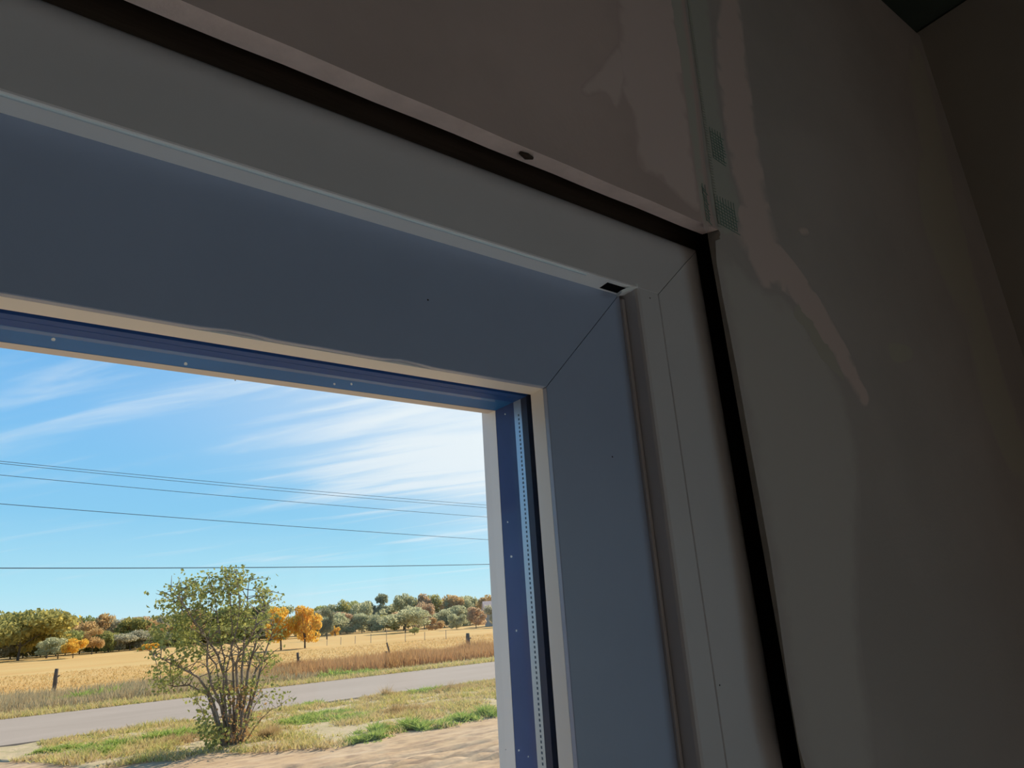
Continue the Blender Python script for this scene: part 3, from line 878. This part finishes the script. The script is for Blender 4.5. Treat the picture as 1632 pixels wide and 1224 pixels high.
# ------------------------------------------------------------------ trees along the far side of the field
TREE_COLS = {
    'olive': [(0.30, 0.25, 0.07), (0.20, 0.19, 0.07), (0.40, 0.29, 0.06)],
    'yellow': [(0.52, 0.34, 0.06), (0.46, 0.29, 0.05), (0.32, 0.24, 0.06)],
    'orange': [(0.40, 0.26, 0.12), (0.34, 0.23, 0.10), (0.28, 0.21, 0.09)],
    'rust': [(0.38, 0.25, 0.14), (0.34, 0.23, 0.13), (0.30, 0.24, 0.14)],
    'sage': [(0.36, 0.34, 0.20), (0.29, 0.28, 0.16), (0.24, 0.235, 0.13)],
    'dark': [(0.17, 0.165, 0.095), (0.14, 0.14, 0.08)],
    'green': [(0.27, 0.25, 0.08), (0.19, 0.20, 0.075)],
    'grey': [(0.31, 0.28, 0.19), (0.25, 0.23, 0.15)],
}
for k_, c_ in TREE_COLS.items():
    M['t_' + k_] = blade_mat('tree_' + k_, [tuple(min(0.9, q * 1.75) for q in cc_) for cc_ in c_], 2.2, 0.5, 0.5)  # leaf colours lightened in place of distance haze
M['trunk'] = mat('tree_trunk', (0.13, 0.105, 0.08), 0.95, 0.05, var=0.3, vscale=3)


def crown_mesh(kind, seed):
    """unit crown: radius about 1 sideways, from 0 to 1 upwards, built of leaf clumps on lobes"""
    rnd = random.Random(seed)
    pts = []
    lobes = []
    for i in range(15):
        a = rnd.uniform(0, math.tau)
        if kind == 'round':
            h = rnd.uniform(0.18, 0.82); rr = (0.72 * math.sqrt(max(0.05, 1 - ((h - 0.42) / 0.6) ** 2))) * rnd.random() ** 0.4
            s = 0.34
        elif kind == 'tall':
            h = rnd.uniform(0.15, 0.88); rr = 0.62 * (1 - 0.5 * abs(h - 0.4)) * rnd.random() ** 0.5; s = 0.32
        else:                                        # ragged
            h = rnd.uniform(0.12, 0.86); rr = 0.75 * rnd.random() ** 0.5 * (1.1 - h * 0.6); s = rnd.uniform(0.2, 0.38)
        lobes.append((math.cos(a) * rr, math.sin(a) * rr, h, s))
    for x, y, h, s in lobes:
        for _ in range(230):
            d = Vector((rnd.gauss(0, 1), rnd.gauss(0, 1), rnd.gauss(0, 1))).normalized() * (rnd.random() ** 0.35)
            z = h + d.z * s * 0.48
            if z < 0.02: z = rnd.uniform(0.02, 0.2)
            pts.append((x + d.x * s, y + d.y * s, min(z, 1.03)))
    return pts


CROWNS = [(k_, s) for k_ in ('round', 'tall', 'ragged') for s in (1, 2, 3)]
crown_pts = [crown_mesh(k_, 40 + 7 * i + s) for i, (k_, s) in enumerate(CROWNS)]
cache = {}


def tree(x, ybase, ytop, wpx, colr, shape, label, group=None, P_=None, name='tree', cat='tree', trunk=0.16):
    G_ = P_ or on_ground(x, ybase)
    G_ = Vector((G_.x, G_.y, 0.0))
    H = height_at(x, ytop, G_)
    dist = math.hypot(G_.x, G_.y)
    v = ray(x, (ybase + ytop) / 2)
    Rr = wpx / 2 * dist / (F_PX) * math.hypot(v.x, v.y)
    idx = {'round': 0, 'tall': 3, 'ragged': 6}[shape] + random.randrange(3)
    key = (idx, colr)
    if key not in cache:
        pts = crown_pts[idx]
        vv, ff = leaf_cloud(pts, (0.05, 0.12), 0.0)
        me = bpy.data.meshes.new('crown'); me.from_pydata([tuple(p) for p in vv], [], ff); me.materials.append(M['t_' + colr]); cache[key] = me
    root = empty(name, G_)
    tag(root, label, cat, group)
    root.rotation_euler.z = random.uniform(0, math.tau)
    c_ = bpy.data.objects.new('crown', cache[key]); COL.objects.link(c_); c_.parent = root; c_['kind'] = 'stuff'
    zb = H * trunk * 0.6
    c_.scale = (Rr, Rr, H - zb); c_.location = (0, 0, zb)
    tr_r = max(0.05, H * 0.022)
    tk = MB().tube([(0, 0, -0.05), (0.02 * H, 0, H * 0.25), (-0.01 * H, 0.02 * H, H * 0.55)], [tr_r, tr_r * 0.75, tr_r * 0.35], 6)
    for k in range(3):
        a = k * 2.1 + random.random()
        tk.tube([(0.015 * H, 0, H * 0.22), (math.cos(a) * Rr * 0.3, math.sin(a) * Rr * 0.3, H * 0.45), (math.cos(a) * Rr * 0.6, math.sin(a) * Rr * 0.6, H * 0.66)], [tr_r * 0.5, tr_r * 0.35, tr_r * 0.12], 5)
    tk.obj('trunk', M['trunk'], root)
    return root


tree(28, 1053, 957, 112, 'olive', 'round', 'large olive and yellow tree at the left edge of the golden field')
tree(74, 1049, 970, 52, 'olive', 'ragged', 'olive tree just right of the large one at the left edge')
tree(-45, 1056, 962, 90, 'olive', 'round', 'olive tree cut by the left edge of the picture')
tree(92, 1050, 1009, 46, 'sage', 'round', 'low grey green shrub left of the small orange trees', name='shrub', cat='shrub', trunk=0.02)
tree(116, 1049, 1011, 28, 'yellow', 'round', 'small yellow tree at the field edge, left of a small orange one', trunk=0.08)
tree(146, 1043, 1000, 27, 'orange', 'tall', 'small round orange tree with thin trunk at the field edge', trunk=0.25)
tree(207, 1037, 1003, 52, 'grey', 'round', 'dark grey shrub under the treeline left of the tall shrub', name='shrub', cat='shrub', trunk=0.02)
tree(238, 1037, 1024, 28, 'yellow', 'round', 'tiny low orange bush beside the dark grey shrub', name='shrub', cat='shrub', trunk=0.02)
tree(172, 1040, 1008, 22, 'green', 'ragged', 'small dark green bush between the orange tree and the grey shrub', name='shrub', cat='shrub', trunk=0.02)
tree(448, 1036, 964, 52, 'yellow', 'tall', 'brown gold tree directly right of the tall shrub')
tree(486, 1033, 961, 56, 'yellow', 'ragged', 'bright yellow tree right of the tall shrub')
tree(521, 1019, 966, 26, 'dark', 'tall', 'slim dark tree right of the bright yellow tree')
tree(534, 1014, 996, 14, 'yellow', 'round', 'tiny yellow bush at the foot of the dark slim tree', name='shrub', cat='shrub', trunk=0.02)
tree(646, 1008, 961, 80, 'sage', 'round', 'big dome shaped grey green shrub before the wood', name='shrub', cat='shrub', trunk=0.02)
tree(661, 1012, 997, 16, 'green', 'round', 'small round dark green bush in front of the dome shaped shrub', name='shrub', cat='shrub', trunk=0.02)
tree(694, 1004, 984, 30, 'orange', 'ragged', 'low orange bush right of the dome shaped shrub', name='shrub', cat='shrub', trunk=0.02)
tree(759, 1001, 965, 46, 'rust', 'ragged', 'rust brown bare tree near the right end of the wood')
tree(728, 1003, 975, 34, 'sage', 'round', 'grey green shrub left of the rust brown tree', name='shrub', cat='shrub', trunk=0.02)
tree(790, 1000, 960, 40, 'grey', 'round', 'grey tree partly hidden by the window edge')
# the continuous wood behind
COLWORD = {'olive': 'olive', 'yellow': 'yellow', 'orange': 'orange', 'rust': 'rust brown', 'sage': 'grey green', 'dark': 'dark', 'green': 'green', 'grey': 'grey'}


def section(x): return 'left of the tall shrub' if x < 240 else 'behind the tall shrub' if x < 440 else 'right of the yellow trees' if x < 640 else 'at its right end'

for i in range(46):
    x = 45 + i * 16.8 + random.uniform(-6, 6)
    if x < 330: top = 983 - 4 * math.sin(x * 0.05); base = 1040
    elif x < 520: top = 968 + 4 * math.sin(x * 0.07); base = 1022
    elif x < 640: top = 962 - (x - 520) * 0.1; base = 1008
    else: top = 948 - 4 * math.sin((x - 640) * 0.04); base = 999
    top += random.uniform(-8, 4)
    c_ = random.choice(['olive', 'orange', 'grey', 'green', 'rust', 'grey', 'orange'] if x < 330 else ['sage', 'sage', 'grey', 'olive', 'dark', 'green'] if x < 640 else ['sage', 'rust', 'orange', 'olive', 'sage', 'grey'])
    dd = random.uniform(144, 165)
    v = ray(x, base); h_ = math.hypot(v.x, v.y)
    tree(x, base, top, random.uniform(42, 60), c_, random.choice(['round', 'tall', 'ragged']), COLWORD[c_] + ' tree in the far wood, ' + section(x), COLWORD[c_] + ' trees of the wood ' + section(x), P_=Vector((v.x / h_ * dd, v.y / h_ * dd, 0)), trunk=0.05)
for i in range(34):                    # lower understorey closing the wood's foot
    x = 20 + i * 22 + random.uniform(-8, 8)
    if x > 755: continue
    v = ray(x, 1030); h_ = math.hypot(v.x, v.y); dd = random.uniform(133, 141)
    G_ = Vector((v.x / h_ * dd, v.y / h_ * dd, 0))
    c_ = random.choice(['olive', 'green', 'grey', 'dark'] if x < 400 else ['sage', 'sage', 'grey', 'olive', 'rust'])
    tree(x, 1030, (1004 if x < 330 else 992 if x < 520 else 976 if x < 640 else 966) + random.uniform(-6, 5), random.uniform(44, 64), c_, random.choice(['round', 'ragged']),
         'low ' + COLWORD[c_] + ' bush at the wood foot, ' + section(x), 'low ' + COLWORD[c_] + ' bushes of the wood ' + section(x), P_=G_, name='shrub', cat='shrub', trunk=0.02)

# the wood going on beyond the frame on both sides, as one mass
mv, mf = [], []
for lo, hi in ((-1400, -90), (830, 2100)):
    for i in range(26):
        x = lo + (hi - lo) * (i + random.random()) / 26
        v = ray(x, 1000); h_ = math.hypot(v.x, v.y); dd = random.uniform(122, 150)
        if v.y / h_ < 0.05 or 830 < x < 900: continue
        bx_, by_ = v.x / h_ * dd, v.y / h_ * dd
        H, Rr = random.uniform(6, 9), random.uniform(3.5, 6)
        vv, ff = leaf_cloud([(p[0] * Rr, p[1] * Rr, p[2] * H + 0.2) for p in random.sample(crown_pts[random.randrange(9)], 900)], (0.4, 0.9), 0.0)
        n_ = len(mv); mv += [(p.x + bx_, p.y + by_, max(0.0, p.z)) for p in vv]; mf += [tuple(k + n_ for k in q_) for q_ in ff]
tag(mesh_obj('distant_wood', mv, mf, M['t_sage']), 'hazy grey green wood along the far edge of the field', 'wood', kind='stuff')

# ------------------------------------------------------------------ posts, wires, house
M['post'] = mat('weathered_post', (0.17, 0.135, 0.105), 0.95, 0.05, var=0.4, vscale=12, stretch=(3, 3, 0.5), bump=0.01, bscale=30)
M['steel'] = mat('steel_post', (0.22, 0.20, 0.18), 0.7, 0.3)
M['cable'] = mat('dark_cable', (0.10, 0.13, 0.15), 0.6, 0.3)


def post(px, base, top, rad, label, bend=0.06, cap=None):
    G_ = on_ground(px[0], base)
    H = height_at(px[1], top, G_)
    v0, v1 = ray(px[0], base), ray(px[1], base)
    side = (Vector((v1.x, v1.y, 0)).normalized() - Vector((v0.x, v0.y, 0)).normalized()) * math.hypot(G_.x, G_.y)
    root = empty('fence_post', (G_.x, G_.y, 0))
    tag(root, label, 'post')
    pts, rd = [], []
    for i in range(7):
        u = i / 6
        pts.append(Vector((side.x * u + math.sin(u * 5) * bend * 0.4, side.y * u + math.cos(u * 4) * bend * 0.3, -0.05 + (H + 0.05) * u)))
        rd.append(rad * (1.1 - 0.25 * u) * random.uniform(0.92, 1.08))
    MB().tube(pts, rd, 8).obj('shaft', M['post'], root, True)
    MB().tube([pts[4] + Vector((0.02, 0, 0)), pts[4] + Vector((rad * 1.7, 0, 0.08))], [rad * 0.4, rad * 0.25], 6).obj('branch_stub', M['post'], root)
    return root


post((83, 86), 1107, 1066, 0.085, 'crooked wooden fence post alone in front of the golden field at left')
post((475, 474), 1068, 1040, 0.07, 'thin wooden fence post right of the tall shrub')
post((478, 478.5), 1066, 1053, 0.09, 'short broken post stub beside the thin post right of the tall shrub')
post((622, 617), 1049, 1024, 0.05, 'slender leaning fence post in the middle of the rust brown weeds')
post((616, 616), 1048, 1038, 0.09, 'short dark stump beside the slender leaning post')
post((745, 747), 1038, 1009, 0.13, 'thick dark fence post nearest the window edge at right')
for x, yb, yt_ in ((521, 1029, 1019), (543, 1027.6, 1016), (566, 1026, 1014), (591, 1025, 1011), (616, 1023, 1004), (646, 1023, 1010), (677, 1020.6, 1008), (711, 1019, 1005)):
    G_ = on_ground(x, yb); H = height_at(x, yt_, G_)
    root = empty('wire_fence_post', (G_.x, G_.y, 0))
    tag(root, 'thin far wire fence post before the grey green wood', 'post', 'thin posts of the far wire fence')
    MB().tube([(0, 0, -0.05), (0, 0, H * 0.5), (0.01, 0, H)], [0.028, 0.027, 0.025], 6).obj('shaft', M['steel'], root)
    MB().box(-0.035, 0.035, -0.035, 0.035, H, H + 0.03).obj('cap', M['steel'], root)

YW = 33.0
for label, pts3, rad in (('upper cable of the close pair, topmost across the sky', ((0, 735), (400, 773.5), (775, 805)), 0.013),
                         ('lower cable of the close pair at the top', ((0, 738.5), (400, 778), (775, 809)), 0.013),
                         ('overhead cable just below the close pair', ((0, 757), (400, 794), (775, 824)), 0.014),
                         ('overhead cable midway between the top cables and the lowest one', ((0, 803), (400, 834), (775, 860)), 0.016),
                         ('lowest, nearly level overhead cable passing behind the shrub top', ((0, 905.5), (400, 904.5), (775, 899.5)), 0.022)):
    q_ = [on_y(x, y, YW) for x, y in pts3]
    (x0, z0), (x1, z1), (x2, z2) = [(p.x, p.z) for p in q_]
    pl = []
    for i in range(81):
        x = -22 + 80 * i / 80
        z = z0 * (x - x1) * (x - x2) / ((x0 - x1) * (x0 - x2)) + z1 * (x - x0) * (x - x2) / ((x1 - x0) * (x1 - x2)) + z2 * (x - x0) * (x - x1) / ((x2 - x0) * (x2 - x1))
        pl.append((x, YW, z))
    o = MB().tube(pl, [rad * 0.85] * len(pl), 5).obj('overhead_cable', M['cable'])
    tag(o, label, 'cable', 'overhead cables along the road')

# little house at the right end of the wood, mostly hidden by the window edge
hv = ray(797, 1000); hd = math.hypot(hv.x, hv.y)
HP = Vector((hv.x / hd * 118, hv.y / hd * 118, 0))
M['hwall'] = mat('house_wall', (0.52, 0.44, 0.36), 0.9, 0.1, var=0.1)
M['hroof'] = mat('house_roof', (0.60, 0.42, 0.34), 0.8, 0.2, var=0.15)
house = empty('farm_house', HP)
house.rotation_euler.z = -0.5
tag(house, 'small distant house with pale pinkish roof at the right end of the wood', 'house')
MB().box(-2.0, 6.0, 0.0, 5.0, 0.0, 2.5).obj('wall', M['hwall'], house)
zr0, zr1 = 2.5, 4.0
MB().add([(-2.5, -0.5, zr0), (6.5, -0.5, zr0), (6.5, 5.5, zr0), (-2.5, 5.5, zr0), (-2.5, 2.5, zr1), (6.5, 2.5, zr1)], [(0, 1, 5, 4), (2, 3, 4, 5), (0, 4, 3), (1, 2, 5), (0, 3, 2, 1)]).obj('roof', M['hroof'], house)
for x in (-0.6, 2.6):
    MB().box(x, x + 1.1, -0.04, 0.05, 0.9, 2.0).obj('window', M['gasket'], house)
MB().box(4.4, 5.3, -0.04, 0.05, 0.0, 2.0).obj('door', M['post'], house)

# look-alikes of one label are told apart by their order from left to right
ORD = ('leftmost', 'second from left', 'third from left', 'fourth from left', 'fifth from left', 'sixth from left', 'seventh from left', 'eighth from left', 'ninth from left', 'tenth from left')
same = {}
for o in COL.objects:
    if o.parent is None and 'label' in o and 'category' in o and o['category'] in ('tree', 'shrub', 'post'):
        same.setdefault(o['label'], []).append(o)
for lab, lst in same.items():
    if len(lst) > 1:
        lst.sort(key=lambda o: math.atan2(o.location.x, o.location.y))
        for k, o in enumerate(lst):
            o['label'] = lab + ', ' + ORD[min(k, 9)]
